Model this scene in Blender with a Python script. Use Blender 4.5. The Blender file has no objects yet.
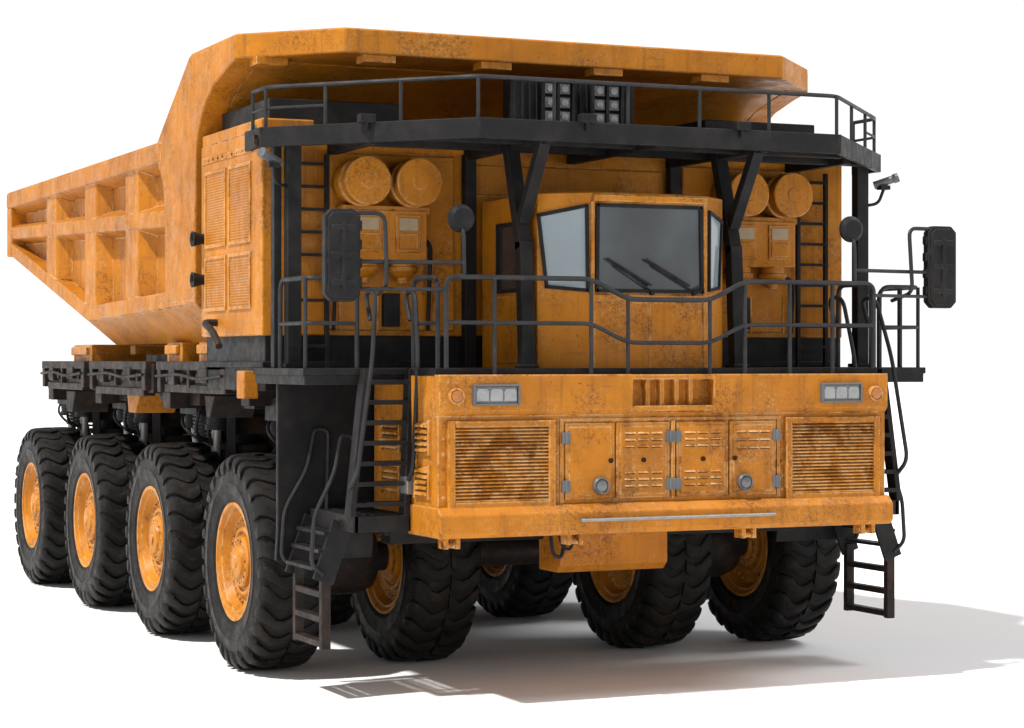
import bpy, bmesh, math, random
from mathutils import Vector, Matrix
random.seed(4)
scene = bpy.context.scene
COL = scene.collection
WO = {}

# ------------------------------------------------------------------ mesh helper
class MB:
    def __init__(self):
        self.bm = bmesh.new()
    def f(self, vs):
        try:
            return self.bm.faces.new(vs)
        except ValueError:
            return None
    def v(self, p):
        return self.bm.verts.new(p)
    def loft(self, secs, caps=True, closed=True):
        rings = [[self.v(p) for p in s] for s in secs]
        n = len(rings[0])
        for a, b in zip(rings, rings[1:]):
            for i in range(n if closed else n - 1):
                j = (i + 1) % n
                self.f([a[i], a[j], b[j], b[i]])
        if caps:
            self.f(rings[0]); self.f(list(reversed(rings[-1])))
        return self
    def box(self, x0, x1, y0, y1, z0, z1):
        return self.loft([[(x0, y0, z0), (x1, y0, z0), (x1, y1, z0), (x0, y1, z0)],
                          [(x0, y0, z1), (x1, y0, z1), (x1, y1, z1), (x0, y1, z1)]])
    def prism(self, ax, poly, a, b):
        if ax == 'x': g = lambda t: [(t, p[0], p[1]) for p in poly]
        elif ax == 'y': g = lambda t: [(p[0], t, p[1]) for p in poly]
        else: g = lambda t: [(p[0], p[1], t) for p in poly]
        return self.loft([g(a), g(b)])
    def bar(self, p, q, w, h, up=(0, 0, 1)):
        p, q = Vector(p), Vector(q)
        d = (q - p).normalized(); up = Vector(up)
        if abs(d.dot(up)) > .98: up = Vector((0, 1, 0))
        r = d.cross(up).normalized(); u = r.cross(d)
        g = lambda c: [c + r * w / 2 + u * h / 2, c - r * w / 2 + u * h / 2, c - r * w / 2 - u * h / 2, c + r * w / 2 - u * h / 2]
        return self.loft([g(p), g(q)])
    def tube(self, pts, r, n=8):
        pts = [Vector(p) for p in pts]
        t0 = (pts[1] - pts[0]).normalized()
        ref = Vector((0, 0, 1)) if abs(t0.z) < .9 else Vector((1, 0, 0))
        nrm = (ref - t0 * ref.dot(t0)).normalized()
        secs = []
        for i, p in enumerate(pts):
            if i == 0: t = t0
            elif i == len(pts) - 1: t = (pts[i] - pts[i - 1]).normalized()
            else: t = ((pts[i] - pts[i - 1]).normalized() + (pts[i + 1] - pts[i]).normalized()).normalized()
            nrm = (nrm - t * nrm.dot(t)).normalized()
            bn = t.cross(nrm)
            rr = r[i] if isinstance(r, (list, tuple)) else r
            secs.append([p + (nrm * math.cos(2 * math.pi * k / n) + bn * math.sin(2 * math.pi * k / n)) * rr for k in range(n)])
        return self.loft(secs)
    def cyl(self, p, q, r0, r1=None, n=20):
        return self.tube([p, q], [r0, r0 if r1 is None else r1], n)
    def lathe(self, prof, o=(0, 0, 0), ax='x', n=32, sgn=1):
        o = Vector(o); rings = []
        for r, a in prof:
            ring = []
            for k in range(n):
                t = 2 * math.pi * k / n
                c, s = r * math.cos(t), r * math.sin(t)
                p = (a * sgn, c, s) if ax == 'x' else ((c, a * sgn, s) if ax == 'y' else (c, s, a * sgn))
                ring.append(o + Vector(p))
            rings.append(ring)
        return self.loft(rings)
    def build(self, name, mat, parent=None, origin=None, bevel=0, s=1, smooth=True, ang=27):
        bm = self.bm
        if s == -1:
            for v in bm.verts: v.co.x = -v.co.x
        bmesh.ops.recalc_face_normals(bm, faces=bm.faces)
        if origin is None:
            xs = [v.co.x for v in bm.verts]; ys = [v.co.y for v in bm.verts]; zs = [v.co.z for v in bm.verts]
            origin = Vector(((min(xs) + max(xs)) / 2, (min(ys) + max(ys)) / 2, (min(zs) + max(zs)) / 2))
        origin = Vector(origin)
        for v in bm.verts: v.co -= origin
        me = bpy.data.meshes.new(name)
        bm.to_mesh(me); bm.free()
        if smooth:
            me.polygons.foreach_set('use_smooth', [True] * len(me.polygons))
            me.set_sharp_from_angle(angle=math.radians(ang))
        me.materials.append(mat)
        o = bpy.data.objects.new(name, me)
        COL.objects.link(o)
        if parent is not None:
            o.parent = parent
            o.location = origin - WO[parent]
        else:
            o.location = origin
        WO[o] = origin
        if bevel:
            b = o.modifiers.new('bevel', 'BEVEL'); b.width = bevel; b.segments = 2
            b.limit_method = 'ANGLE'; b.angle_limit = math.radians(28); b.harden_normals = True
        return o

def fillet(pts, r, n=5):
    pts = [Vector(p) for p in pts]
    out = [pts[0]]
    for a, b, c in zip(pts, pts[1:], pts[2:]):
        d1 = (a - b); d2 = (c - b)
        k = min(r, d1.length * .45, d2.length * .45)
        p, q = b + d1.normalized() * k, b + d2.normalized() * k
        for i in range(n + 1):
            t = i / n
            out.append(p * (1 - t) ** 2 + b * 2 * t * (1 - t) + q * t * t)
    out.append(pts[-1])
    return out

# ------------------------------------------------------------------ materials
def newmat(name):
    m = bpy.data.materials.new(name); m.use_nodes = True
    nt = m.node_tree; nt.nodes.clear()
    out = nt.nodes.new('ShaderNodeOutputMaterial')
    b = nt.nodes.new('ShaderNodeBsdfPrincipled')
    nt.links.new(b.outputs[0], out.inputs[0])
    return m, nt, b

class NT:
    def __init__(self, nt):
        self.nt = nt
        self.pos = nt.nodes.new('ShaderNodeNewGeometry').outputs['Position']
    def L(self, a, b): self.nt.links.new(a, b)
    def mapping(self, sc, loc=(0, 0, 0)):
        n = self.nt.nodes.new('ShaderNodeMapping'); n.inputs['Scale'].default_value = sc; n.inputs['Location'].default_value = loc
        self.L(self.pos, n.inputs[0]); return n.outputs[0]
    def noise(self, scale, detail=6, rough=.6, vec=None, dist=0):
        n = self.nt.nodes.new('ShaderNodeTexNoise'); n.inputs['Scale'].default_value = scale
        n.inputs['Detail'].default_value = detail; n.inputs['Roughness'].default_value = rough
        n.inputs['Distortion'].default_value = dist
        self.L(vec if vec is not None else self.pos, n.inputs['Vector']); return n.outputs['Fac']
    def ramp(self, fac, a, b, v0=0., v1=1.):
        n = self.nt.nodes.new('ShaderNodeMapRange'); n.inputs[1].default_value = a; n.inputs[2].default_value = b
        n.inputs[3].default_value = v0; n.inputs[4].default_value = v1
        n.interpolation_type = 'SMOOTHSTEP'
        self.L(fac, n.inputs[0]); return n.outputs[0]
    def mul(self, a, b, op='MULTIPLY'):
        n = self.nt.nodes.new('ShaderNodeMath'); n.operation = op; n.use_clamp = True
        for i, x in enumerate((a, b)):
            if isinstance(x, (int, float)): n.inputs[i].default_value = x
            else: self.L(x, n.inputs[i])
        return n.outputs[0]
    def mix(self, fac, a, b):
        n = self.nt.nodes.new('ShaderNodeMix'); n.data_type = 'RGBA'
        for sk, x in ((n.inputs['Factor'], fac), (n.inputs['A'], a), (n.inputs['B'], b)):
            if isinstance(x, (int, float)): sk.default_value = x
            elif isinstance(x, tuple): sk.default_value = (*x, 1)
            else: self.L(x, sk)
        return n.outputs['Result']
    def edge(self, radius, lo, hi):
        bv = self.nt.nodes.new('ShaderNodeBevel'); bv.samples = 4; bv.inputs['Radius'].default_value = radius
        g = self.nt.nodes.new('ShaderNodeNewGeometry')
        d = self.nt.nodes.new('ShaderNodeVectorMath'); d.operation = 'DOT_PRODUCT'
        self.L(bv.outputs[0], d.inputs[0]); self.L(g.outputs['Normal'], d.inputs[1])
        return self.ramp(d.outputs['Value'], hi, lo)
    def bump(self, h, strength, dist=.01):
        n = self.nt.nodes.new('ShaderNodeBump'); n.inputs['Strength'].default_value = strength; n.inputs['Distance'].default_value = dist
        self.L(h, n.inputs['Height']); return n.outputs[0]

def paint(name, c1, c2, rust=(.115, .043, .013), amount=.5, grime=.4, perf=False, wear=True):
    """old orange enamel: faded patches, brown film, speckled rust, rubbed spots, streaks, fine scratches, worn edges"""
    m, nt, b = newmat(name); k = NT(nt)
    col = k.mix(k.ramp(k.noise(.8, 4, .55), .36, .64), c1, c2)
    # soft brown film, strongest in clouds
    film = k.ramp(k.noise(1.3, 8, .66, k.mapping((1, 1, 1), (11, 5, 2))), .42, .68)
    col = k.mix(k.mul(film, grime * .6), col, (.20, .074, .010))
    # streaks running down
    st = k.ramp(k.noise(1.0, 8, .66, k.mapping((9, 9, .45))), .50, .67)
    col = k.mix(k.mul(st, grime * .75), col, (.14, .052, .011))
    # patches where the enamel is speckled through
    patch = k.ramp(k.noise(.95, 8, .66, k.mapping((1, 1, 1), (7, 3, 1))), .51 - .07 * amount, .62)
    grain = k.ramp(k.noise(19, 12, .84), .49, .57)
    col = k.mix(k.mul(k.mul(grain, patch), .76), col, rust)
    fine = k.ramp(k.noise(50, 6, .8), .53, .60)
    col = k.mix(k.mul(k.mul(fine, patch), .75), col, (.05, .021, .010))
    # pale rubbed spots
    patch2 = k.ramp(k.noise(1.1, 8, .66, k.mapping((1, 1, 1), (17, 33, 21))), .50 - .04 * amount, .62)
    sc = k.ramp(k.noise(19, 12, .84, k.mapping((1, 1, 1), (2, 9, 4))), .51, .59)
    col = k.mix(k.mul(k.mul(sc, patch2), .55), col, (.46, .29, .15))
    # scratches in two directions and isolated chips
    scr = k.ramp(k.noise(1.0, 8, .75, k.mapping((1.6, 1.6, 34), (3, 8, 1))), .60, .65)
    col = k.mix(k.mul(scr, .5), col, (.11, .044, .014))
    scr2 = k.ramp(k.noise(1.0, 7, .75, k.mapping((30, 30, 2.2), (6, 1, 3))), .62, .67)
    col = k.mix(k.mul(scr2, .5), col, (.10, .040, .013))
    ch2 = k.ramp(k.noise(26, 5, .7, k.mapping((1, 1, 1), (5, 1, 7))), .635, .67)
    col = k.mix(k.mul(ch2, .85), col, (.055, .026, .014))
    if wear:
        e = k.edge(.045, .82, .985)
        en = k.ramp(k.noise(8, 10, .8), .41, .53)
        ec = k.mix(k.ramp(k.noise(2.5, 6, .7, k.mapping((1, 1, 1), (3, 3, 9))), .43, .51), (.075, .036, .016), (.58, .37, .17))
        col = k.mix(k.mul(k.mul(e, en), .9), col, ec)
    if perf:
        br = nt.nodes.new('ShaderNodeTexBrick')
        sp_ = nt.nodes.new('ShaderNodeSeparateXYZ'); cb = nt.nodes.new('ShaderNodeCombineXYZ')
        nt.links.new(k.pos, sp_.inputs[0])
        nt.links.new(sp_.outputs['Y'], cb.inputs[0]); nt.links.new(sp_.outputs['Z'], cb.inputs[1])
        nt.links.new(cb.outputs[0], br.inputs['Vector'])
        br.inputs['Scale'].default_value = 1; br.inputs['Brick Width'].default_value = .048; br.inputs['Row Height'].default_value = .036
        br.inputs['Mortar Size'].default_value = .009; br.inputs['Mortar Smooth'].default_value = .1
        hole = k.mul(1.0, br.outputs['Fac'], 'SUBTRACT')
        col = k.mix(k.mul(hole, .72), col, (.065, .026, .009))
    k.L(col, b.inputs['Base Color'])
    k.L(k.ramp(k.noise(3, 8, .75), .35, .65, .34, .66), b.inputs['Roughness'])
    b.inputs['Specular IOR Level'].default_value = .2
    k.L(k.bump(k.noise(9, 10, .75), .16, .02), b.inputs['Normal'])
    return m

def black(name, c=(.008, .008, .009), c2=(.018, .0165, .016), rust=0., rough=(.45, .7), spec=.18, edge=(.06, .055, .05)):
    m, nt, b = newmat(name); k = NT(nt)
    col = k.mix(k.ramp(k.noise(2.2, 8, .65), .4, .7), c, c2)
    if rust:
        r = k.ramp(k.noise(5, 12, .8, k.mapping((1, 1, 1), (4, 4, 4))), .47, .62)
        col = k.mix(k.mul(r, rust), col, (.080, .034, .015))
    e = k.edge(.02, .8, .985)
    col = k.mix(k.mul(k.mul(e, k.ramp(k.noise(8, 8, .7), .45, .6)), .7), col, edge)
    k.L(col, b.inputs['Base Color'])
    k.L(k.ramp(k.noise(5, 6, .7), .3, .7, *rough), b.inputs['Roughness'])
    b.inputs['Specular IOR Level'].default_value = spec
    k.L(k.bump(k.noise(25, 6, .7), .08, .01), b.inputs['Normal'])
    return m

def plain(name, c, rough=.5, metal=0., spec=.4, var=.25):
    m, nt, b = newmat(name); k = NT(nt)
    col = k.mix(k.ramp(k.noise(5, 8, .7), .35, .7), c, tuple(x * (1 - var) for x in c))
    k.L(col, b.inputs['Base Color'])
    b.inputs['Roughness'].default_value = rough; b.inputs['Metallic'].default_value = metal
    b.inputs['Specular IOR Level'].default_value = spec
    return m

M_BODY = paint('weathered_orange_paint', (.450, .162, .007), (.385, .132, .006), amount=.8, grime=.45)
M_HOOD = paint('grimy_orange_paint', (.445, .160, .008), (.375, .129, .007), amount=.6, grime=.5)
M_CAB = paint('cab_orange_paint', (.460, .167, .007), (.40, .140, .006), amount=.35, grime=.35)
M_HOUSE = paint('housing_orange_paint', (.495, .180, .008), (.41, .142, .006), amount=.95, grime=.5)
M_SLAT = paint('slat_orange_paint', (.450, .162, .008), (.385, .133, .007), amount=-.3, grime=.35)
M_PERF = paint('perforated_orange_panel', (.47, .170, .008), (.40, .140, .007), amount=.6, grime=.3, perf=True, wear=False)
M_RIM = paint('rim_orange_paint', (.49, .180, .007), (.43, .152, .006), amount=.0, grime=.3)
M_BLACK = black('black_steel')
M_FRAME = black('rusty_black_steel', (.011, .010, .010), (.024, .019, .016), rust=.42)
M_RAIL = black('black_rail_paint', (.010, .011, .013), (.02, .02, .022), spec=.3)
M_GREY = plain('grey_steel', (.12, .125, .13), .45, .3)
M_STEEL = plain('bare_steel', (.25, .24, .23), .4, .6)
M_PANEL = plain('pale_panel', (.36, .27, .16), .5)
M_CHROME = plain('mirror_silver', (.7, .72, .75), .12, .95, var=.05)
M_LENS = plain('lamp_bulb_glass', (.27, .28, .28), .12, 0, .6, var=.3)
M_DLENS = plain('smoked_lens', (.13, .135, .135), .10, 0, .6, var=.5)
M_DARK = plain('dark_void', (.03, .015, .008), .8, spec=.1)
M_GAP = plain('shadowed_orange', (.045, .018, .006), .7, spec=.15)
M_AMBER = plain('amber_lens', (.36, .12, .02), .3, spec=.5)

def rubber():
    m, nt, b = newmat('tyre_rubber'); k = NT(nt)
    col = k.mix(k.ramp(k.noise(1.6, 8, .65), .4, .7), (.0040, .0039, .0038), (.009, .0082, .0076))
    d = k.ramp(k.noise(3.2, 12, .8, k.mapping((1, 1, 1), (3, 1, 8))), .50, .67)
    col = k.mix(k.mul(d, .5), col, (.045, .023, .012))
    k.L(col, b.inputs['Base Color']); k.L(k.ramp(k.noise(5, 8, .7), .35, .65, .38, .60), b.inputs['Roughness'])
    b.inputs['Specular IOR Level'].default_value = .16
    k.L(k.bump(k.noise(9, 12, .8), .6, .045), b.inputs['Normal'])
    return m
M_TYRE = rubber()

def glass(name, c, c2, rough=.06):
    m, nt, b = newmat(name); k = NT(nt)
    col = k.mix(k.ramp(k.noise(.7, 3, .5, k.mapping((1, .3, .8), (1.3, 0, .4))), .38, .62), c, c2)  # uneven reflection imitated by a broad tone mix in the base colour
    k.L(col, b.inputs['Base Color']); b.inputs['Roughness'].default_value = rough
    b.inputs['Specular IOR Level'].default_value = .7
    return m
M_GLASS = glass('windscreen_glass', (.022, .027, .030), (.055, .064, .070))
M_PALE = glass('pale_glass_painted_reflection', (.30, .36, .39), (.22, .27, .30))  # bright reflection painted in as a pale base colour
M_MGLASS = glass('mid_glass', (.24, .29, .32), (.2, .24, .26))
M_DGLASS = glass('dark_glass', (.03, .035, .04), (.02, .025, .03))

# ------------------------------------------------------------------ ground
g = MB(); g.f([g.v(p) for p in ((-600, -600, 0), (600, -600, 0), (600, 600, 0), (-600, 600, 0))])
mg, nt, b = newmat('white_floor'); k = NT(nt)
k.L(k.mix(k.ramp(k.noise(.4, 4, .5), .3, .7), (.88, .88, .88), (.87, .87, .87)), b.inputs['Base Color'])
b.inputs['Roughness'].default_value = .6; b.inputs['Specular IOR Level'].default_value = .2
ground = g.build('ground', mg, None, (0, 0, 0))
ground['kind'] = 'structure'
ground['label'] = 'plain white studio floor under the truck'

# ------------------------------------------------------------------ truck root
truck = bpy.data.objects.new('dump_truck', None); COL.objects.link(truck)
truck.location = (0, 9, 0); WO[truck] = Vector((0, 9, 0))
truck['label'] = 'huge weathered orange mining dump truck with black walkways and sixteen big tyres on white floor'
truck['category'] = 'truck'
T = truck
SIDES = (-1, 1)
def mm(s, a, b): return (min(s * a, s * b), max(s * a, s * b))

# ------------------------------------------------------------------ wheels
R = 1.45
def tyre_mesh():
    m = MB()
    half = [(.76, .34), (.79, .42), (.85, .455), (.87, .45), (.90, .46), (1.02, .478), (1.03, .486), (1.05, .486), (1.06, .478), (1.14, .475), (1.25, .455), (1.33, .42), (1.385, .35), (1.40, .18)]
    prof = [(r, -a) for r, a in half] + [(1.402, 0)] + [(r, a) for r, a in reversed(half)]
    rings = []
    n = 72
    for r, a in prof:
        rings.append([(a, r * math.cos(2 * math.pi * i / n), r * math.sin(2 * math.pi * i / n)) for i in range(n)])
    m.loft(rings + [rings[0]], caps=False)
    N = 30
    pitch = 2 * math.pi / N
    q28 = 24 / N
    rnd = random.Random(9)
    for sd in (-1, 1):
        for i in range(N):
            t0 = i * pitch + (pitch / 2 if sd > 0 else 0)
            jr = rnd.uniform(-.022, .004); jw = rnd.uniform(.82, 1.08) * q28; jo = rnd.uniform(-.015, .015); js = rnd.uniform(-.03, .03)
            path = [(.478, 1.21 + js, 1.12, .045, .036), (.484, 1.28 + js, 1.16, .022, .066), (.468, 1.35, 1.2, .0, .082), (.440, 1.395, 1.23, -.004, .087), (.40, 1.428, 1.27, .008, .087),
                    (.33, 1.440, 1.30, .04, .080), (.25, 1.446, 1.31, .088, .072), (.16, 1.45, 1.32, .112, .076), (.08, 1.45, 1.32, .090, .084), (.015, 1.45, 1.32, .05, .082)]
            secs = []
            for a, rt, rb, off, hw in path:
                ab = a - .06 if a > .38 else a
                c = t0 + off + jo + rnd.uniform(-.006, .006); h2 = hw * jw * rnd.uniform(.94, 1.06)
                rt2 = rt + (jr if rt > 1.3 else 0)
                q = []
                for (rr, aa, ang) in ((rt2 - .012, a, c - h2), (rt2, a, c - h2 * .6), (rt2, a, c + h2 * .6), (rt2 - .012, a, c + h2), (rb, ab, c + h2 * 1.2), (rb, ab, c - h2 * 1.2)):
                    q.append((aa * sd, rr * math.cos(ang), rr * math.sin(ang)))
                secs.append(q)
            m.loft(secs)
    return m
def rim_mesh():
    m = MB()
    for sg in (-1, 1):
        prof = [(.70, 0), (.77, .30), (.795, .405), (.785, .435), (.745, .43), (.725, .395), (.70, .375), (.67, .385), (.655, .36), (.60, .28),
                (.50, .25), (.47, .255), (.455, .30), (.43, .31), (.40, .305), (.385, .28), (0.02, .28)]
        m.lathe(prof, n=48, sgn=sg)
        for i in range(28):
            t = 2 * math.pi * i / 28
            p = Vector((sg * .25, .55 * math.cos(t), .55 * math.sin(t)))
            m.cyl(p, p + Vector((sg * .045, 0, 0)), .017, n=6)
    return m
def hub_mesh():
    m = MB()
    m.cyl((-.30, 0, 0), (.30, 0, 0), .30, n=24)
    for sg in (-1, 1):
        m.lathe([(.345, .2), (.345, .33), (.325, .35), (.24, .355), (.22, .39), (.20, .40), (.09, .405), (.08, .425), (.0, .425)], n=32, sgn=sg)
        for i in range(16):
            t = 2 * math.pi * i / 16
            p = Vector((sg * .345, .285 * math.cos(t), .285 * math.sin(t)))
            m.cyl(p, p + Vector((sg * .025, 0, 0)), .015, n=6)
    return m
WX = (-3.85, -1.75, 1.75, 3.85)
AX = [4.285 + 4.21 * i for i in range(4)]
first = None
for y in AX:
    for x in WX:
        loc = Vector((x, y, R - .006))
        if first is None:
            w = hub_mesh().build('wheel', M_RIM, T, (0, 0, 0)); w.location = loc - WO[T]; WO[w] = Vector((0, 0, 0))
            ty = tyre_mesh().build('tyre', M_TYRE, w, (0, 0, 0), ang=42); ty.location = (0, 0, 0)
            ri = rim_mesh().build('rim', M_RIM, w, (0, 0, 0)); ri.location = (0, 0, 0)
            first = (w, ty, ri)
        else:
            w = first[0].copy(); COL.objects.link(w); w.parent = T; w.location = loc - WO[T]
            for ch in first[1:]:
                c = ch.copy(); COL.objects.link(c); c.parent = w
        w.rotation_euler.x = random.uniform(0, 6.28)

# axles, suspension
for y in AX:
    m = MB(); m.cyl((-3.7, y, R), (3.7, y, R), .2, n=20)
    for x in (-2.8, 2.8):
        m.lathe([(.2, -.5), (.42, -.42), (.5, -.2), (.5, .2), (.42, .42), (.2, .5)], (x, y, R), n=24)
    m.build('axle', M_FRAME, T)
    for s in SIDES:
        m = MB(); m.cyl((2.8, y, 1.7), (2.8, y, 2.75), .30, n=24); m.cyl((2.8, y, 2.75), (2.8, y, 2.85), .38, n=24)
        m.cyl((2.8, y, 2.8), (2.8, y, 3.5), .2, n=20); m.box(2.3, 3.7, y - .45, y + .45, 3.3, 3.62)
        m.box(2.6, 3.5, y - .30, y + .30, 3.05, 3.32)
        m.bar((3.3, y - .9, 3.55), (3.1, y - .25, 2.3), .14, .22); m.bar((3.3, y + .9, 3.55), (3.1, y + .25, 2.3), .14, .22)
        st = m.build('suspension_strut', M_BLACK, T, s=s, bevel=.012)
        for dy in (-.72, .72):
            m = MB(); m.cyl((3.45, y + dy, 3.62), (3.42, y + dy * .8, 3.12), .16, n=18)
            m.lathe([(.18, -.02), (.18, .06), (.09, .08)], (3.42, y + dy * .8, 3.1), ax='z', n=18)
            m.build('damper', M_BLACK, st, s=s)
            m = MB(); m.cyl((3.42, y + dy * .8, 3.14), (3.4, y + dy * .6, 2.6), .075, n=14); m.build('piston_rod', M_STEEL, st, s=s)
        m = MB(); pts = []
        for i in range(0, 73):
            t = i / 72
            pts.append((3.55 + .085 * math.cos(t * 2 * math.pi * 7), y - .1 + .085 * math.sin(t * 2 * math.pi * 7), 2.95 + t * .4))
        m.tube(pts, .02, 6)
        m.build('coil_spring', M_GREY, st, s=s)
        for hose in ([(3.2, y - .45, 3.5), (3.6, y - .62, 3.1), (3.45, y - .5, 2.8), (3.0, y - .3, 2.4)],
                     [(3.4, y - .4, 3.6), (3.8, y - .9, 3.4), (3.75, y - .55, 2.95), (3.1, y - .2, 2.9)],
                     [(3.4, y + .4, 3.6), (3.75, y + .3, 3.2), (3.6, y + .1, 2.95), (3.1, y + .1, 2.8)]):
            m = MB(); m.tube(fillet(hose, .3), .024, 6); m.build('hydraulic_hose', M_BLACK, st, s=s)

# chassis
m = MB()
for s in SIDES:
    m.box(*mm(s, .75, 1.25), 2.2, 19.0, 2.35, 3.7)
    m.box(*mm(s, 2.3, 2.7), 5.6, 15.6, 3.64, 4.33)
for y in AX:
    m.box(-3.4, 3.4, y - .35, y + .35, 3.0, 3.28)
    m.box(-2.7, 2.7, y - .3, y + .3, 3.5, 3.75)
m.box(-1.2, 1.2, 2.4, 18.8, 2.7, 3.5)
m.box(-2.9, 2.9, 18.6, 19.0, 2.9, 3.5)
m.build('chassis_frame', M_FRAME, T, bevel=.02)
for s in SIDES:
    for bi, (y0, y1) in enumerate(((4.6, 8.35), (8.75, 12.6), (12.75, 16.2))):
        m = MB()
        lo = (3.70, 3.62, 3.66)[bi]
        m.box(3.75, 4.17, y0, y1, lo, 4.06)
        m.box(4.05, 4.26, y0 + .1, y1 - .1, 3.97, 4.10)
        m.box(4.05, 4.24, y0 + .3, y1 - .5, lo - .05, lo + .07)
        for t, w, h in ((.06, .10, .34), (.31, .22, .2), (.52, .05, .28), (.74, .16, .24), (.93, .09, .36)):
            yy = y0 + (y1 - y0) * t
            m.box(4.10, 4.25 + w * .15, yy - w, yy + w, 4.0 - h, 4.005)
        for t in (.2, .43, .64, .85):
            yy = y0 + (y1 - y0) * t
            m.cyl((4.1, yy, 3.86), (4.23, yy, 3.86), .07, n=14)
        m.box(2.4, 3.8, y0 + .3, y0 + .8, 3.45, 3.95); m.box(2.4, 3.8, y1 - .8, y1 - .3, 3.45, 3.95)
        m.box(3.5, 4.0, y0 - .12, y0 + .25, 3.5, 3.98); m.box(3.5, 4.1, y1 - .3, y1 + .1, 3.4, 3.9)
        m.build('outrigger_beam', M_FRAME, T, s=s, bevel=.015)
        m = MB(); m.tube(fillet([(4.29, y0 + .2, 3.9), (4.31, y0 + 1.3, 3.84), (4.29, y0 + 2.3, 3.92), (4.29, y1 - .2, 3.88)], .4), .022, 6); m.build('cable', M_BLACK, T, s=s)
    for (y0, y1) in ((5.9, 6.7), (7.6, 8.4), (13.2, 14.5)):
        m = MB(); m.box(3.1, 4.05, y0, y1, 4.07, 4.38); m.box(3.2, 4.12, y0 + .1, y1 - .1, 4.2, 4.34)
        m.build('body_rest_pad', M_HOUSE, T, s=s, bevel=.02)
    for (y0, y1, z0, z1, mt) in ((10.2, 11.0, 3.28, 3.6, M_HOUSE), (14.6, 15.3, 3.2, 3.58, M_FRAME), (6.1, 6.6, 3.3, 3.62, M_FRAME)):
        m = MB(); m.prism('x', [(y0, z1), (y1, z1), (y1 - .1, z0), (y0 + .25, z0)], 3.35, 4.0); m.build('beam_bracket', mt, T, s=s, bevel=.02)

# ------------------------------------------------------------------ dump body
m = MB()
for s in SIDES:
    X = lambda a, b: (s * a, s * b)
    m.prism('x', [(5.85, 4.92), (12.1, 4.8), (18.5, 6.17), (18.5, 7.2), (5.85, 7.2)], *X(3.85, 4.10))
    m.prism('x', [(5.8, 4.9), (12.1, 4.75), (18.45, 6.12), (18.45, 6.35), (12.05, 5.0), (5.8, 5.14)], *X(4.0, 4.372))
    m.loft([[(s * 4.0, 6.8, 5.90), (s * 4.362, 6.8, 6.03), (s * 4.362, 6.8, 6.27), (s * 4.0, 6.8, 6.42)],
            [(s * 4.0, 18.4, 6.29), (s * 4.362, 18.4, 6.42), (s * 4.362, 18.4, 6.62), (s * 4.0, 18.4, 6.77)]])
    m.prism('y', [(s * 3.8, 7.03), (s * 4.1, 6.88), (s * 4.40, 7.01), (s * 4.40, 7.27), (s * 4.36, 7.31), (s * 3.85, 7.31)], 7.55, 18.56)
    # rear end post closing the side wall
    m.box(*mm(s, 3.84, 4.385), 18.22, 18.60, 6.08, 7.02)
    for y, zb in ((9.35, 4.95), (12.05, 4.95), (14.95, 5.5)):
        w = .64
        m.prism('z', [(s * 4.02, y - w), (s * 4.345, y - w * .60), (s * 4.345, y + w * .60), (s * 4.02, y + w)], zb, 7.1)
    m.prism('x', [(3.93, 8.34), (6.04, 8.36), (7.78, 7.30), (7.74, 7.0), (7.45, 6.7), (7.35, 6.3), (7.3, 4.95), (5.78, 4.95), (5.75, 6.95), (5.66, 7.2),
                  (5.5, 7.42), (5.25, 7.64), (4.85, 7.83), (4.3, 7.97), (3.93, 8.04)], *X(4.0, 4.38))
secs = []
for y, zo, zi in ((5.8, 4.9, 4.36), (12.1, 4.76, 4.36), (18.5, 6.14, 5.95)):
    secs.append([(-4.36, y, zo), (-3.88, y, zi), (3.88, y, zi), (4.36, y, zo), (4.1, y, zo + .1), (3.8, y, zi + .2), (-3.8, y, zi + .2), (-4.1, y, zo + .1)])
m.loft(secs)
m.prism('x', [(5.76, 4.5), (5.76, 6.95), (5.67, 7.2), (5.51, 7.42), (5.26, 7.64), (4.86, 7.83), (4.31, 7.97), (3.98, 8.05), (3.98, 8.2), (6.1, 8.2), (6.1, 4.5)], -4.02, 4.02)
for x in (-2.2, -.75, .75, 2.2):
    m.box(x - .09, x + .09, 5.6, 5.78, 4.6, 7.0)
for y in (7, 9.4, 11.8):
    m.box(-3.7, 3.7, y - .15, y + .15, 4.2, 4.4)
for s in SIDES:
    m.box(*mm(s, .7, 1.3), 5.9, 14.5, 3.9, 4.37)
body = m.build('dump_body', M_BODY, T, bevel=.035)
m = MB()
m.prism('z', [(-4.365, 6.03), (-4.365, 3.92), (-3.25, 2.78), (3.25, 2.78), (4.365, 3.92), (4.365, 6.03)], 8.06, 8.39)
canopy = m.build('canopy', M_HOUSE, body, bevel=.03)
for x, y in ((-2.75, 2.83), (-1.1, 2.83), (.55, 2.83), (2.2, 2.83), (-3.95, 3.62)):
    m = MB(); m.box(x - .22, x + .22, y, y + .3, 7.965, 8.075); m.build('lip_pad', M_HOUSE, canopy, bevel=.015)

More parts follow.
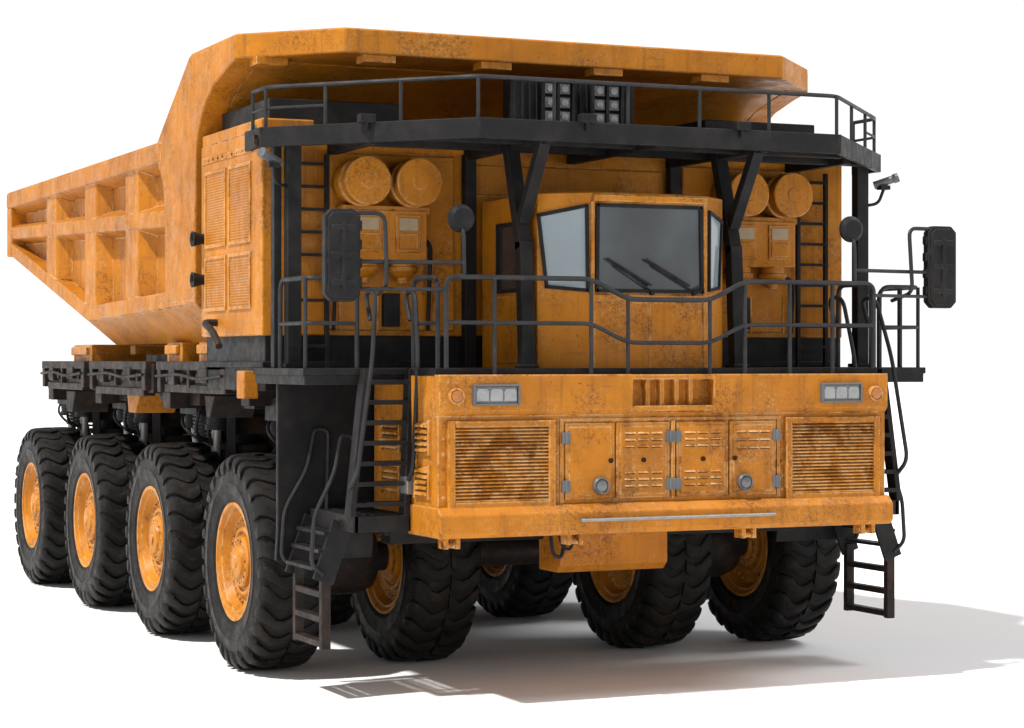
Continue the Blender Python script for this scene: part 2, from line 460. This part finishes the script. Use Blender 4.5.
# ------------------------------------------------------------------ engine housing behind the cab
m = MB(); m.box(-4.32, 4.32, 2.92, 5.66, 4.43, 7.05)
for s in SIDES:
    m.box(*mm(s, 1.7, 3.42), 2.86, 2.93, 4.5, 6.78)
    m.box(*mm(s, 3.6, 4.315), 2.96, 5.62, 7.04, 7.20)
m.box(-1.42, 1.42, 2.88, 2.93, 6.3, 6.7)
house = m.build('engine_housing', M_HOUSE, T, bevel=.025)
m = MB(); m.box(-4.26, 4.26, 2.98, 5.6, 3.72, 4.44)
m.box(-4.30, 4.30, 2.96, 5.62, 4.02, 4.10)
m.build('housing_skirt', M_BLACK, T, bevel=.015)
for s in SIDES:
    m = MB(); m.box(2.3, 4.1, 3.3, 5.40, 7.04, 7.50); m.build('cooling_box', M_BLACK, house, s=s, bevel=.02)
    m = MB(); m.lathe([(.07, 0), (.07, .05), (.05, .07), (0, .075)], (4.31, 3.2, 7.06), n=18); m.build('marker_lamp', M_DLENS, house, s=s)
    for y0, y1 in ((3.38, 4.30), (4.48, 5.40)):
        for z0, z1 in ((5.66, 6.66), (4.80, 5.50)):
            m = MB(); m.box(4.28, 4.330, y0, y1, z0, z1); pn = m.build('vent_panel', M_PERF, house, s=s, bevel=.006)
            m = MB(); t_ = .022
            for (a, b_, c, d) in ((y0 - t_, y0 + t_, z0 - t_, z1 + t_), (y1 - t_, y1 + t_, z0 - t_, z1 + t_), (y0 + t_, y1 - t_, z0 - t_, z0 + t_), (y0 + t_, y1 - t_, z1 - t_, z1 + t_)):
                m.box(4.29, 4.343, a, b_, c, d)
            m.build('panel_frame', M_HOUSE, pn, s=s, bevel=.004)
    for z in (5.78, 5.22):
        m = MB(); m.lathe([(.07, 0), (.07, .05), (.10, .16), (.11, .19), (.09, .19), (.06, .12), (0, .12)], (4.3, 5.52, z), n=20)
        m.build('exhaust_stub', M_BLACK, house, s=s)
    m = MB(); m.tube(fillet([(4.3, 4.9, 4.62), (4.5, 4.9, 4.62), (4.5, 4.5, 4.5), (4.5, 4.2, 4.3)], .12), .05, 10); m.build('drain_pipe', M_FRAME, house, s=s)
    m = MB(); m.box(4.24, 4.44, 3.3, 3.62, 3.62, 3.98); m.build('step_bracket', M_BODY, T, s=s, bevel=.015)
    for z in (6.84,):
        m = MB()
        m.box(4.31, 4.33, 3.0, 5.6, z - .045, z + .045)
        for i in range(12):
            m.cyl((4.32, 3.1 + i * .215, z), (4.35, 3.1 + i * .215, z), .02, n=6)
        m.build('bolted_strip', M_HOUSE, house, s=s, bevel=.004)
    m = MB(); m.box(4.31, 4.36, 5.1, 5.4, 4.5, 4.62); m.build('latch_plate', M_HOUSE, house, s=s, bevel=.01)
    m = MB()
    for x in (3.50, 3.95): m.bar((x, 2.78, 4.02), (x, 2.78, 6.75), .05, .06)
    for i in range(9): m.bar((3.50, 2.78, 4.3 + i * .29), (3.95, 2.78, 4.3 + i * .29), .05, .04)
    m.build('wall_ladder', M_BLACK, T, s=s)
    for x in (2.42, 3.12):
        m = MB()
        m.lathe([(.29, -.1), (.29, .36), (.315, .36), (.315, .40), (.29, .41), (.29, .58), (.31, .585), (.31, .63), (.295, .64), (.10, .642), (.09, .65), (0.0, .65)], (x, 2.9, 6.39), ax='y', n=36, sgn=-1)
        m.build('air_filter', M_HOUSE, house, s=s)
    m = MB(); m.box(2.22, 3.30, 2.52, 2.88, 5.40, 6.04); m.box(2.16, 3.36, 2.56, 2.88, 6.0, 6.1); fb = m.build('filter_box', M_HOUSE, house, s=s, bevel=.02)
    for x in (2.49, 3.03):
        m = MB(); m.box(x - .17, x + .17, 2.495, 2.53, 5.50, 5.98); m.build('filter_cover', M_CAB, fb, s=s, bevel=.01)
        m = MB(); m.box(x - .13, x + .13, 2.48, 2.50, 5.78, 5.94); m.build('data_plate', M_PANEL, fb, s=s, bevel=.004)
        m = MB(); m.box(x - .13, x + .13, 2.48, 2.50, 5.54, 5.74); m.build('filter_flap', M_HOUSE, fb, s=s, bevel=.004)
        m = MB(); m.lathe([(.17, 0), (.17, .08), (.2, .1), (.2, .14), (.15, .2), (.08, .24), (.07, .30), (0, .31)], (x, 2.7, 5.41), ax='z', n=24, sgn=-1)
        m.build('dust_cup', M_HOUSE, fb, s=s)
    m = MB(); m.tube(fillet([(2.1, 2.8, 4.5), (2.1, 2.7, 5.6), (2.2, 2.7, 5.7)], .1), .03, 8); m.build('coolant_pipe', M_BLACK, house, s=s)
    m = MB(); m.tube(fillet([(3.4, 2.8, 4.5), (3.4, 2.72, 5.2), (3.2, 2.7, 5.3)], .1), .025, 8); m.build('coolant_pipe', M_BLACK, house, s=s)
    m = MB(); m.box(2.5, 2.72, 2.76, 2.88, 4.55, 4.98); m.build('valve_box', M_BLACK, house, s=s, bevel=.01)
    for x in (2.0, 2.78, 3.3):
        m = MB(); m.box(x - .012, x + .012, 2.845, 2.87, 4.5, 5.0); m.build('seam_strip', M_HOUSE, house, s=s)

# ------------------------------------------------------------------ hood and bumper
m = MB()
m.prism('x', [(2.12, 2.05), (0, 2.05), (0, 3.49), (.12, 3.49), (.12, 3.93), (2.12, 3.93)], -3.10, 3.10)
for x0, x1 in ((-3.105, -.56), (.56, 3.105)):
    m.prism('x', [(.115, 3.46), (-.012, 3.46), (-.06, 3.52), (-.06, 3.945), (.115, 3.945)], x0, x1)
m.box(-.57, .57, -.055, .115, 3.88, 3.943); m.box(-.57, .57, -.055, .115, 3.49, 3.56)
for x in (-.35, -.15, .05, .25): m.box(x, x + .06, .02, .125, 3.55, 3.89)
m.box(-.025, .025, -.05, .01, 2.42, 3.38)
m.box(-1.53, 1.53, -.03, .01, 3.38, 3.42)
for s in SIDES: m.box(*mm(s, 1.48, 1.53), -.03, .01, 2.40, 3.38)
for x in (-3.03, -1.56, 1.56, 3.03):
    for i in range(6): m.cyl((x, .01, 2.5 + i * .17), (x, -.018, 2.5 + i * .17), .018, n=6)
hood = m.build('hood', M_HOOD, T, bevel=.02)
m = MB()
m.prism('x', [(.9, 2.02), (-.10, 2.02), (-.16, 2.08), (-.16, 2.29), (-.06, 2.385), (.9, 2.385)], -3.13, 3.13)
bump = m.build('bumper', M_HOOD, T, bevel=.02)
m = MB(); m.tube([(-1.34, -.22, 2.2), (1.34, -.22, 2.2)], .021, 10)
for x in (-1.3, -.45, .45, 1.3): m.box(x - .025, x + .025, -.225, -.155, 2.178, 2.222)
m.build('grab_bar', M_STEEL, bump)
for x in (-2.95, -1.35, 1.05, 2.8):
    m = MB(); m.box(x - .1, x - .05, -.08, .12, 1.9, 2.03); m.box(x + .05, x + .1, -.08, .12, 1.9, 2.03); m.cyl((x - .12, -.0, 1.94), (x + .12, -.0, 1.94), .035, n=10)
    m.build('tow_eye', M_BODY, bump)

for s in SIDES:
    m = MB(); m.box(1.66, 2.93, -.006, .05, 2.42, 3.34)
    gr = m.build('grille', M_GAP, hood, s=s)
    m = MB()
    for i in range(21):
        z = 2.456 + i * .0418
        m.prism('x', [(-.010, z + .024), (-.048, z + .003), (-.048, z - .011), (-.010, z - .002)], 1.69, 2.90)
    m.build('slat_panel', M_SLAT, gr, s=s)
    m = MB()
    for b_ in ((1.60, 1.69, 2.36, 3.40), (2.90, 2.99, 2.36, 3.40), (1.69, 2.90, 2.36, 2.44), (1.69, 2.90, 3.32, 3.40)):
        m.box(b_[0], b_[1], -.065, .01, b_[2], b_[3])
    m.build('grille_frame', M_HOOD, gr, s=s, bevel=.012)
    m = MB()
    for b_ in ((2.09, 2.115, 3.58, 3.83), (2.665, 2.69, 3.58, 3.83), (2.115, 2.665, 3.58, 3.605), (2.115, 2.665, 3.805, 3.83)):
        m.box(b_[0], b_[1], -.12, -.05, b_[2], b_[3])
    m.box(2.11, 2.67, -.075, -.05, 3.6, 3.81)
    hl = m.build('headlight', M_GREY, hood, s=s, bevel=.008)
    m = MB(); m.box(2.117, 2.663, -.092, -.072, 3.607, 3.803)
    m.build('lens', M_DLENS, hl, s=s, bevel=.008)
    for x in (2.21, 2.39, 2.57):
        m = MB(); m.prism('y', [(x - .082, 3.63), (x + .082, 3.63), (x + .082, 3.75), (x + .055, 3.785), (x - .055, 3.785), (x - .082, 3.75)], -.102, -.085)
        m.build('bulb', M_LENS, hl, s=s, bevel=.014)
    m = MB(); m.lathe([(.10, 0), (.10, .05), (.085, .06), (.07, .05), (.0, .05)], (2.9, -.055, 3.69), ax='y', n=24, sgn=-1)
    il = m.build('indicator_lamp', M_HOOD, hood, s=s)
    m = MB(); m.lathe([(.07, 0), (.065, .02), (.03, .04), (0, .045)], (2.9, -.10, 3.69), ax='y', n=24, sgn=-1); m.build('lens', M_AMBER, il, s=s)
    m = MB(); m.lathe([(.105, 0), (.105, .05), (.092, .075), (.082, .068), (.08, .05), (0, .05)], (1.0, -.03, 2.60), ax='y', n=24, sgn=-1)
    fl = m.build('fog_lamp', M_GREY, hood, s=s)
    m = MB(); m.lathe([(.08, 0), (.07, .02), (.03, .035), (0, .04)], (1.0, -.075, 2.60), ax='y', n=24, sgn=-1); fo = m.build('lens', M_DLENS, fl, s=s)
    for y0, y1, z0, z1, nn in ((.24, .66, 3.02, 3.38, 5), (.24, .66, 2.50, 2.84, 5), (1.2, 1.8, 3.02, 3.36, 4), (1.2, 1.8, 2.50, 2.80, 4)):
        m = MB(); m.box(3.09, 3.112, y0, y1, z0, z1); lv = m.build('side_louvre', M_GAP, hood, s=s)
        m = MB()
        for i in range(nn):
            z = z0 + (z1 - z0) * (i + .3) / nn
            m.prism('y', [(3.10, z + .055), (3.15, z + .015), (3.15, z - .012), (3.10, z + .012)], y0 + .02, y1 - .02)
        m.box(3.08, 3.135, y0 - .04, y0 + .02, z0 - .03, z1 + .03); m.box(3.08, 3.135, y1 - .02, y1 + .04, z0 - .03, z1 + .03)
        m.build('slat_panel', M_CAB, lv, s=s)
    m = MB(); m.box(3.1, 3.2, .75, .98, 2.5, 2.72); m.build('mount_bracket', M_STEEL, hood, s=s, bevel=.02)

# engine doors on the front
doors = ((-1.46, -.80, 0), (-.775, -.05, 1), (.05, .775, 1), (.80, 1.46, 2))
for x0, x1, kind in doors:
    m = MB(); m.box(x0, x1, -.032, .02, 2.44, 3.36)
    m.box(x0 + .05, x1 - .05, -.043, -.02, 2.49, 3.31)
    rows = {0: (), 1: (3.22, 3.14, 3.06, 2.74, 2.66, 2.58), 2: (3.22, 3.12, 3.02)}[kind]
    for z in rows:
        for j in range(3):
            cx = x0 + (x1 - x0) * (j + 1) / 4
            m.prism('x', [(-.038, z + .024), (-.060, z + .006), (-.060, z - .004), (-.038, z + .002)], cx - .075, cx + .075)
    d = m.build('engine_door', M_HOOD, hood, bevel=.008)
    for z in rows:
        md = MB()
        for j in range(3):
            cx = x0 + (x1 - x0) * (j + 1) / 4
            md.box(cx - .066, cx + .066, -.047, -.03, z - .012, z + .001)
        md.build('louvre_slot', M_DARK, d)
    hx = x0 if kind == 0 else (x1 if (kind == 2 or x0 < 0) else x0)
    for z in (3.18, 2.6):
        m = MB(); m.box(hx - .055, hx + .055, -.066, -.03, z - .07, z + .07); m.cyl((hx, -.066, z - .075), (hx, -.066, z + .075), .018, n=8)
        m.build('hinge', M_GREY, d, bevel=.006)
    if kind in (0, 2):
        px = x1 - .06 if kind == 0 else x0 + .06
    else:
        px = (x0 + x1) / 2
    m = MB(); m.cyl((px, -.04, 2.9), (px, -.065, 2.9), .03, n=12); m.build('latch', M_DARK, d)

# front under-frame
m = MB(); m.box(-2.95, 2.95, 1.95, 2.3, 1.80, 2.06); m.box(-1.25, 1.25, 2.2, 3.2, 1.9, 2.6); m.box(-3.0, 3.0, 2.13, 2.3, 2.0, 3.9)
m.build('front_crossmember', M_BLACK, T, bevel=.02)
m = MB(); m.prism('x', [(1.45, 2.045), (1.45, 1.50), (1.55, 1.40), (2.1, 1.40), (2.1, 2.045)], -.83, .72); m.build('skid_block', M_HOOD, T, bevel=.02)
m = MB(); m.tube(fillet([(-1.0, 1.4, 2.0), (-.98, 1.35, 1.66), (-.85, 1.38, 1.60), (-.72, 1.42, 2.0)], .12), .025, 8); m.build('hydraulic_hose', M_BLACK, T)
m = MB(); m.tube(fillet([(-.9, 1.4, 2.0), (-.84, 1.35, 1.74), (-.72, 1.38, 1.70), (-.6, 1.42, 2.0)], .1), .02, 8); m.build('hydraulic_hose', M_BLACK, T)
for s in SIDES:
    m = MB(); m.prism('x', [(2.43, 3.93), (2.43, 2.0), (2.5, 1.6), (2.58, 1.6), (2.51, 2.0), (2.51, 3.93)], 2.98, 4.27); m.build('mud_guard', M_BLACK, T, s=s, bevel=.015)

# deck
m = MB()
m.prism('z', [(-4.42, 2.97), (-4.42, 1.0), (-3.08, 1.0), (-3.08, .14), (3.08, .14), (3.08, 1.0), (4.42, 1.0), (4.42, 2.97)], 3.935, 4.02)
for s in SIDES:
    m.box(*mm(s, 3.12, 4.40), 1.02, 1.1, 3.82, 3.94)
    m.box(*mm(s, 4.32, 4.40), 1.1, 2.95, 3.82, 3.94)
m.build('deck', M_BLACK, T, bevel=.01)

# ------------------------------------------------------------------ cab
m = MB()
plan = [(-1.35, 2.75), (-1.35, 1.02), (-.80, .59), (.80, .59), (1.29, 1.02), (1.29, 2.75)]
def shrink(k): return [(x * (1 - k / 1.39), y + (k if y < 2 else 0)) for x, y in plan]
m.loft([[(x, y, 4.0) for x, y in plan], [(x, y, 6.19) for x, y in plan], [(x, y, 6.21) for x, y in shrink(.03)]])
m.box(-.82, .82, .555, .60, 4.84, 4.93)
m.box(-.80, .80, .53, .60, 6.085, 6.17)
m.box(-.012, .012, .58, .60, 4.02, 4.84)
for x in (-.795, .785): m.box(x - .025, x + .025, .565, .60, 4.02, 6.085)
cab = m.build('cab', M_CAB, T, bevel=.012, ang=15)
def pane(name, quad, nrm, mat, frame_w=.045):
    q = [Vector(p) for p in quad]; n = Vector(nrm).normalized()
    a = MB(); a.loft([[p - n * .02 for p in q], [p + n * .010 for p in q]])
    o = a.build(name, mat, cab)
    fr = MB()
    for i in range(4):
        p, r = q[i], q[(i + 1) % 4]
        d = (r - p).normalized()
        fr.bar(p - d * frame_w / 2 + n * .014, r + d * frame_w / 2 + n * .014, frame_w, .05, n)
    fr.build('window_seal', M_BLACK, o, bevel=.006)
    return o
pane('windscreen', [(-.74, .59, 4.98), (.74, .59, 4.98), (.72, .59, 6.04), (-.73, .59, 6.04)], (0, -1, 0), M_GLASS)
for s in SIDES:
    A, B_ = Vector((s * .80, .59, 0)), Vector((s * (1.35 if s < 0 else 1.29), 1.02, 0)); dd = B_ - A
    nr = Vector((s * .43, -.55, 0)) if s < 0 else Vector((.43, -.49, 0))
    pt = lambda t, z: A + dd * t + Vector((0, 0, z))
    if s < 0:
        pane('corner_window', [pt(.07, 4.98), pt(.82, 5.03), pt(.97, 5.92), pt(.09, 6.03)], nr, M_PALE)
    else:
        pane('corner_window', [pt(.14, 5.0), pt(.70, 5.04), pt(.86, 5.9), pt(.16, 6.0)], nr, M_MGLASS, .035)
    xw = 1.35 if s < 0 else 1.29
    pane('side_window', [(s * xw, 1.5, 5.0), (s * xw, 2.2, 5.0), (s * xw, 2.2, 5.85), (s * xw, 1.5, 5.85)], (s, 0, 0), M_DGLASS)
    m = MB(); m.box(xw - .03, xw + .022, 1.36, 2.35, 4.08, 4.94); m.build('door', M_CAB, cab, s=s, bevel=.012)
for x0, x1 in ((.02, -.52), (.62, .02)):
    m = MB(); m.tube([(x0, .55, 4.97), (x0 * .5 + x1 * .5, .52, 5.14), (x1, .535, 5.30)], .011, 6)
    m.bar((x1 - .10, .53, 5.38), (x1 + .52, .53, 5.05), .018, .025); m.cyl((x0, .60, 4.96), (x0, .53, 4.96), .03, n=10)
    m.build('wiper', M_BLACK, cab)

# ------------------------------------------------------------------ roof platform and posts
m = MB()
pp = [(-4.51, 2.9), (-4.51, 2.3), (-2.5, .16), (2.5, .16), (4.51, 2.3), (4.51, 2.9)]
m.prism('z', pp, 6.90, 6.985)
for a, b_ in zip(pp, pp[1:]):
    v0, v1 = Vector((*a, 6.88)), Vector((*b_, 6.88)); d = (v1 - v0).normalized() * .03
    m.bar(v0 - d, v1 + d, .07, .25)
for x in (-3.4, -1.5, 0, 1.5, 3.4):
    y0 = .3 if abs(x) < 2.5 else 1.35
    m.bar((x, y0, 6.83), (x, 2.88, 6.83), .12, .16)
m.bar((-3.9, 1.8, 6.84), (3.9, 1.8, 6.84), .12, .13); m.bar((-3.0, .9, 6.84), (3.0, .9, 6.84), .12, .13)
roof = m.build('roof_platform', M_BLACK, T, bevel=.01)
for s in SIDES:
    m = MB(); m.box(4.06, 4.24, 2.12, 2.28, 4.02, 6.82); m.box(4.02, 4.28, 2.08, 2.32, 4.02, 4.07); m.build('post', M_BLACK, T, s=s, bevel=.012)
    m = MB(); m.box(1.44, 1.60, 2.72, 2.86, 4.02, 6.82); m.build('post', M_BLACK, T, s=s, bevel=.012)
    m = MB(); m.bar((1.5, 1.0, 4.02), (1.5, 1.10, 5.6), .17, .17, (1, 0, 0)); m.bar((1.5, 1.09, 5.5), (1.5, 1.50, 6.82), .16, .17, (1, 0, 0)); m.bar((1.5, 1.12, 5.85), (1.5, .48, 6.82), .13, .15, (1, 0, 0))
    m.box(1.38, 1.62, .88, 1.12, 4.02, 4.06)
    m.build('forked_post', M_BLACK, T, s=s, bevel=.01)
    m = MB(); m.box(4.26, 4.36, 2.3, 2.44, 4.02, 6.82); m.build('conduit', M_BLACK, T, s=s, bevel=.01)

# roof railing
m = MB()
pts = [(-4.46, 2.85), (-4.46, 2.28), (-2.5, .2), (2.5, .2), (4.46, 2.28), (4.46, 2.85)]
m.tube(fillet([(x, y, 7.5) for x, y in pts], .15), .027, 8)
for s in SIDES: m.tube(fillet([(s * 4.46, 2.85, 7.24), (s * 4.46, 2.28, 7.24), (s * 3.9, 1.69, 7.24)], .15), .02, 6)
posts = [(-4.46, 2.85), (-4.46, 2.32), (-3.9, 1.69), (-3.2, .94), (-2.5, .2), (-1.5, .2), (-.5, .2), (.5, .2), (1.5, .2), (2.5, .2), (3.2, .94), (3.9, 1.69), (4.46, 2.32), (4.46, 2.85)]
for x, y in posts: m.tube([(x, y, 6.97), (x, y, 7.5)], .024, 8)
m.build('roof_railing', M_RAIL, T)

# light pod on the roof
m = MB(); m.box(-.90, .88, 2.72, 3.1, 6.97, 7.86)
for x in (-.8, -.7, -.6, -.06, .04, .14, .68, .77): m.box(x, x + .03, 2.68, 2.73, 7.2, 7.84)
for x0 in (-.52, .21): m.box(x0, x0 + .44, 2.69, 2.73, 7.26, 7.84)
pod = m.build('light_pod', M_BLACK, T, bevel=.012)
for x0 in (-.52, .21):
    for i in range(2):
        for j in range(3):
            cx, cz = x0 + .115 + i * .21, 7.36 + j * .185
            m = MB(); m.box(cx - .098, cx + .098, 2.655, 2.70, cz - .088, cz + .088); f_ = m.build('floodlight', M_BLACK, pod, bevel=.015)
            m = MB(); m.box(cx - .082, cx + .082, 2.645, 2.665, cz - .072, cz + .072)
            m.build('lens', M_DLENS, f_, bevel=.012)
            m = MB(); m.lathe([(.062, 0), (.05, .018), (0, .028)], (cx, 2.648, cz), ax='y', n=16, sgn=-1); m.build('bulb', M_LENS, f_)
    m = MB()
    for xx in (x0 + .0, x0 + .22, x0 + .44): m.box(xx - .016, xx + .016, 2.60, 2.66, 7.24, 7.85)
    for zz in (7.25, 7.84): m.box(x0 - .015, x0 + .455, 2.595, 2.70, zz - .02, zz + .02)
    m.build('lamp_guard', M_BLACK, pod)
for x, y in ((-3.55, 1.28), (1.05, .2), (-1.1, .2)):
    m = MB(); m.box(x - .10, x + .10, y - .16, y - .02, 6.99, 7.1); m.cyl((x, y - .1, 6.9), (x, y - .1, 7.0), .03, n=8); m.build('work_lamp', M_BLACK, roof, bevel=.015)

# cameras at roof corners
for s in SIDES:
    m = MB(); m.tube(fillet([(4.18, 2.2, 6.26), (4.40, 2.12, 6.30), (4.45, 2.05, 6.52)], .08), .022, 8); m.box(4.37, 4.52, 2.0, 2.12, 6.49, 6.55); cm = m.build('camera_bracket', M_BLACK, T, s=s)
    m = MB()
    m.cyl((4.34, 2.14, 6.55), (4.58, 2.0, 6.645), .055, n=16); m.cyl((4.57, 2.005, 6.64), (4.63, 1.97, 6.665), .066, n=16)
    m.build('camera', M_GREY, cm, s=s)
m = MB(); m.cyl((-4.56, 2.6, 6.78), (-4.55, 2.35, 6.82), .055, n=14); m.box(-4.58, -4.48, 2.42, 2.52, 6.8, 6.92); m.build('camera', M_FRAME, roof)

# ------------------------------------------------------------------ deck railings
m = MB()
for dz, hi, lo in ((0, 5.10, 4.86), (1, 4.56, 4.33)):
    if dz == 0:
        pts = [(-2.97, .06, 4.02), (-2.97, .06, hi), (-1.07, .06, hi), (-.57, .06, lo), (.57, .06, lo), (1.07, .06, hi), (2.97, .06, hi), (2.97, .06, 4.02)]
    else:
        pts = [(-2.97, .06, hi), (-1.07, .06, hi), (-.57, .06, lo), (.57, .06, lo), (1.07, .06, hi), (2.97, .06, hi)]
    m.tube(fillet(pts, .13), .03 if dz == 0 else .026, 8)
for x in (-2.35, -1.07, 1.07, 1.72, 2.35): m.tube([(x, .06, 3.94), (x, .06, 5.1)], .027, 8)
for x in (-.57, .57): m.tube([(x, .06, 3.94), (x, .06, 4.86)], .025, 8)
m.build('front_railing', M_RAIL, T)
for s in SIDES:
    m = MB()
    m.tube(fillet([(4.36, 2.05, 4.02), (4.36, 2.05, 5.1), (4.36, 1.06, 5.1), (3.72, 1.06, 5.1), (3.72, 1.06, 4.02)], .16), .03, 8)
    m.tube(fillet([(4.36, 2.05, 4.56), (4.36, 1.06, 4.56), (3.72, 1.06, 4.56)], .1), .025, 8)
    for p in ((4.36, 1.10),) if s < 0 else ((4.36, 1.10), (4.36, 1.55), (4.05, 1.06)): m.tube([(*p, 4.0), (*p, 5.1)], .026, 8)
    m.build('side_railing', M_RAIL, T, s=s)
    m = MB()
    m.tube(fillet([(3.02, .2, 4.02), (3.02, .2, 5.1), (3.02, .98, 5.1), (3.02, .98, 4.02)], .16), .03, 8)
    m.tube([(3.02, .2, 4.56), (3.02, .98, 4.56)], .025, 8)
    m.build('side_railing', M_RAIL, T, s=s)

    # main ladder beside the hood
    b0, b1, t0_, t1_ = Vector((3.17, .9, 2.24)), Vector((3.87, .9, 2.24)), Vector((3.08, .96, 4.0)), Vector((3.66, .96, 4.0))
    m = MB(); m.bar(b0, t0_, .075, .20, (0, 1, 0)); m.bar(b1, t1_, .075, .20, (0, 1, 0))
    for i in range(7):
        t = (i + .6) / 7.2
        m.bar(b0.lerp(t0_, t), b1.lerp(t1_, t), .20, .055)
    lad = m.build('ladder', M_BLACK, T, s=s, bevel=.008)
    for e0, e1 in ((b0, t0_), (b1, t1_)):
        m = MB()
        up = e1 + (e1 - e0).normalized() * .95
        m.tube(fillet([e0 + Vector((0, -.02, .35)), e0 + Vector((0, -.28, .55)), e1 + Vector((0, -.28, .15)), up + Vector((0, -.1, 0)), up + Vector((0, .25, 0)), (up.x, 1.06, 4.6)], .2), .028, 8)
        m.build('handrail', M_RAIL, lad, s=s)
    # landing (open grating) and the steps going down sideways from it
    m = MB()
    m.box(3.12, 3.84, .80, .86, 2.06, 2.25); m.box(3.12, 3.84, 2.30, 2.36, 2.06, 2.25)
    m.box(3.10, 3.15, .80, 2.36, 2.06, 2.255); m.box(3.80, 3.86, .80, 2.36, 2.06, 2.255)
    for i in range(5): m.box(3.19 + i * .125, 3.255 + i * .125, .85, 2.31, 2.19, 2.245)
    for (x, z) in ((3.86, 2.04), (3.93, 1.83), (4.00, 1.62)):
        m.box(x, x + .2, 1.30, 2.32, z - .04, z)
    for y in (1.28, 2.34):
        m.bar((3.82, y, 2.15), (4.08, y, 1.44), .05, .26, (1, 0, 0))
    m.box(3.2, 3.3, 1.2, 2.46, 1.98, 2.07)
    steps = m.build('lower_steps', M_BLACK, T, s=s)
    m = MB()
    m.tube(fillet([(3.72, 1.22, 2.24), (3.70, 1.22, 3.20), (3.86, 1.22, 3.22), (3.95, 1.22, 2.75), (4.20, 1.24, 2.25), (4.24, 1.24, 1.66), (4.08, 1.26, 1.52)], .14), .027, 8)
    m.build('handrail', M_RAIL, steps, s=s)
    m = MB()
    m.tube(fillet([(3.64, 2.38, 2.24), (3.62, 2.38, 3.24), (3.80, 2.38, 3.26), (3.90, 2.38, 2.75), (4.20, 2.38, 2.25), (4.24, 2.38, 1.66), (4.08, 2.36, 1.52)], .14), .027, 8)
    m.build('handrail', M_RAIL, steps, s=s)
    # hanging ladder, rungs running front to back
    m = MB()
    for y in (1.31, 2.31): m.bar((4.04, y, .62), (4.04, y, 1.56), .10, .12, (1, 0, 0))
    for z in (.68, .98, 1.28): m.bar((4.04, 1.31, z), (4.04, 2.31, z), .13, .075)
    m.build('hanging_ladder', M_FRAME, T, s=s, bevel=.01)

    # big mirror
    m = MB()
    corner = [(3.96 + .08, 4.80), (4.40 - .08, 4.80), (4.40, 4.88), (4.40, 5.80), (4.32, 5.88), (4.04, 5.88), (3.96, 5.80), (3.96, 4.88)]
    m.prism('y', corner, .27, .40)
    m.prism('y', [(a + (4.18 - a) * .14, c + (5.34 - c) * .06) for a, c in corner], .245, .30)
    for i in range(4): m.box(3.93, 3.97, .29, .38, 4.97 + i * .22, 5.09 + i * .22)
    for z in (5.02, 5.34, 5.66): m.box(4.03, 4.33, .225, .26, z - .035, z + .035)
    m.box(4.15, 4.21, .22, .27, 4.95, 5.72)
    mi = m.build('mirror', M_BLACK, T, s=s, bevel=.025)
    m = MB(); m.box(4.02, 4.34, .40, .41, 4.90, 5.78); m.build('mirror_glass', M_CHROME, mi, s=s)
    m = MB()
    m.tube(fillet([(4.0, .32, 5.84), (3.66, .28, 5.84), (3.66, .2, 5.0), (3.62, .62, 4.9)], .12), .026, 8)
    m.tube([(4.0, .32, 5.27), (2.72, .12, 5.27)], .024, 8); m.tube([(4.0, .32, 4.95), (2.97, .08, 4.95)], .022, 8)
    m.tube(fillet([(2.72, .1, 5.08), (2.72, .12, 5.6), (2.72, .2, 5.72)], .08), .024, 8)
    m.build('mirror_arm', M_RAIL, mi, s=s)
    m = MB(); m.lathe([(0, -.02), (.12, -.02), (.165, .02), (.17, .06), (.12, .1), (0, .12)], (2.72, .16, 5.80), ax='y', n=24); m.build('round_mirror', M_BLACK, T, s=s)

# ------------------------------------------------------------------ light, world, camera
w = bpy.data.worlds.new('World'); scene.world = w; w.use_nodes = True
wn = w.node_tree; bg = wn.nodes['Background']
tc = wn.nodes.new('ShaderNodeTexCoord'); sx = wn.nodes.new('ShaderNodeSeparateXYZ'); mr = wn.nodes.new('ShaderNodeMapRange')
mr.interpolation_type = 'SMOOTHSTEP'
mr.inputs[1].default_value = .20; mr.inputs[2].default_value = .60; mr.inputs[3].default_value = 1.07; mr.inputs[4].default_value = .36
wn.links.new(tc.outputs['Generated'], sx.inputs[0]); wn.links.new(sx.outputs['Z'], mr.inputs[0])
bg.inputs[0].default_value = (1, 1, 1, 1); wn.links.new(mr.outputs[0], bg.inputs[1])
def lamp(name, dirv, size, irr, col):
    dirv = Vector(dirv); dist = 1500
    ld = bpy.data.lights.new(name, 'AREA'); ld.shape = 'DISK'; ld.size = size
    ld.energy = irr * math.pi * dist ** 2; ld.color = col
    lo = bpy.data.objects.new(name, ld); COL.objects.link(lo)
    lo.location = Vector((0, 6, 3)) - dirv.normalized() * dist
    lo.rotation_euler = dirv.to_track_quat('-Z', 'Y').to_euler()
lamp('key_lamp', (.58, .13, -1.0), 60, 5.2, (1, .97, .93))
lamp('added_fill_lamp', (-.62, .12, -.74), 640, 1.6, (.97, .98, 1))  # added without a visible source, to lighten the shadow right of the truck

cd = bpy.data.cameras.new('camera'); co = bpy.data.objects.new('camera', cd); COL.objects.link(co)
cd.sensor_width = 36; cd.lens = 2236 / 1024 * 36; cd.clip_end = 5000
co.location = (-13.008, -24.276, 4.117)
co.rotation_euler = (math.radians(90 - .10), 0, -math.radians(24.1))
scene.camera = co
scene.view_settings.view_transform = 'Standard'; scene.view_settings.look = 'None'; scene.view_settings.exposure = 0
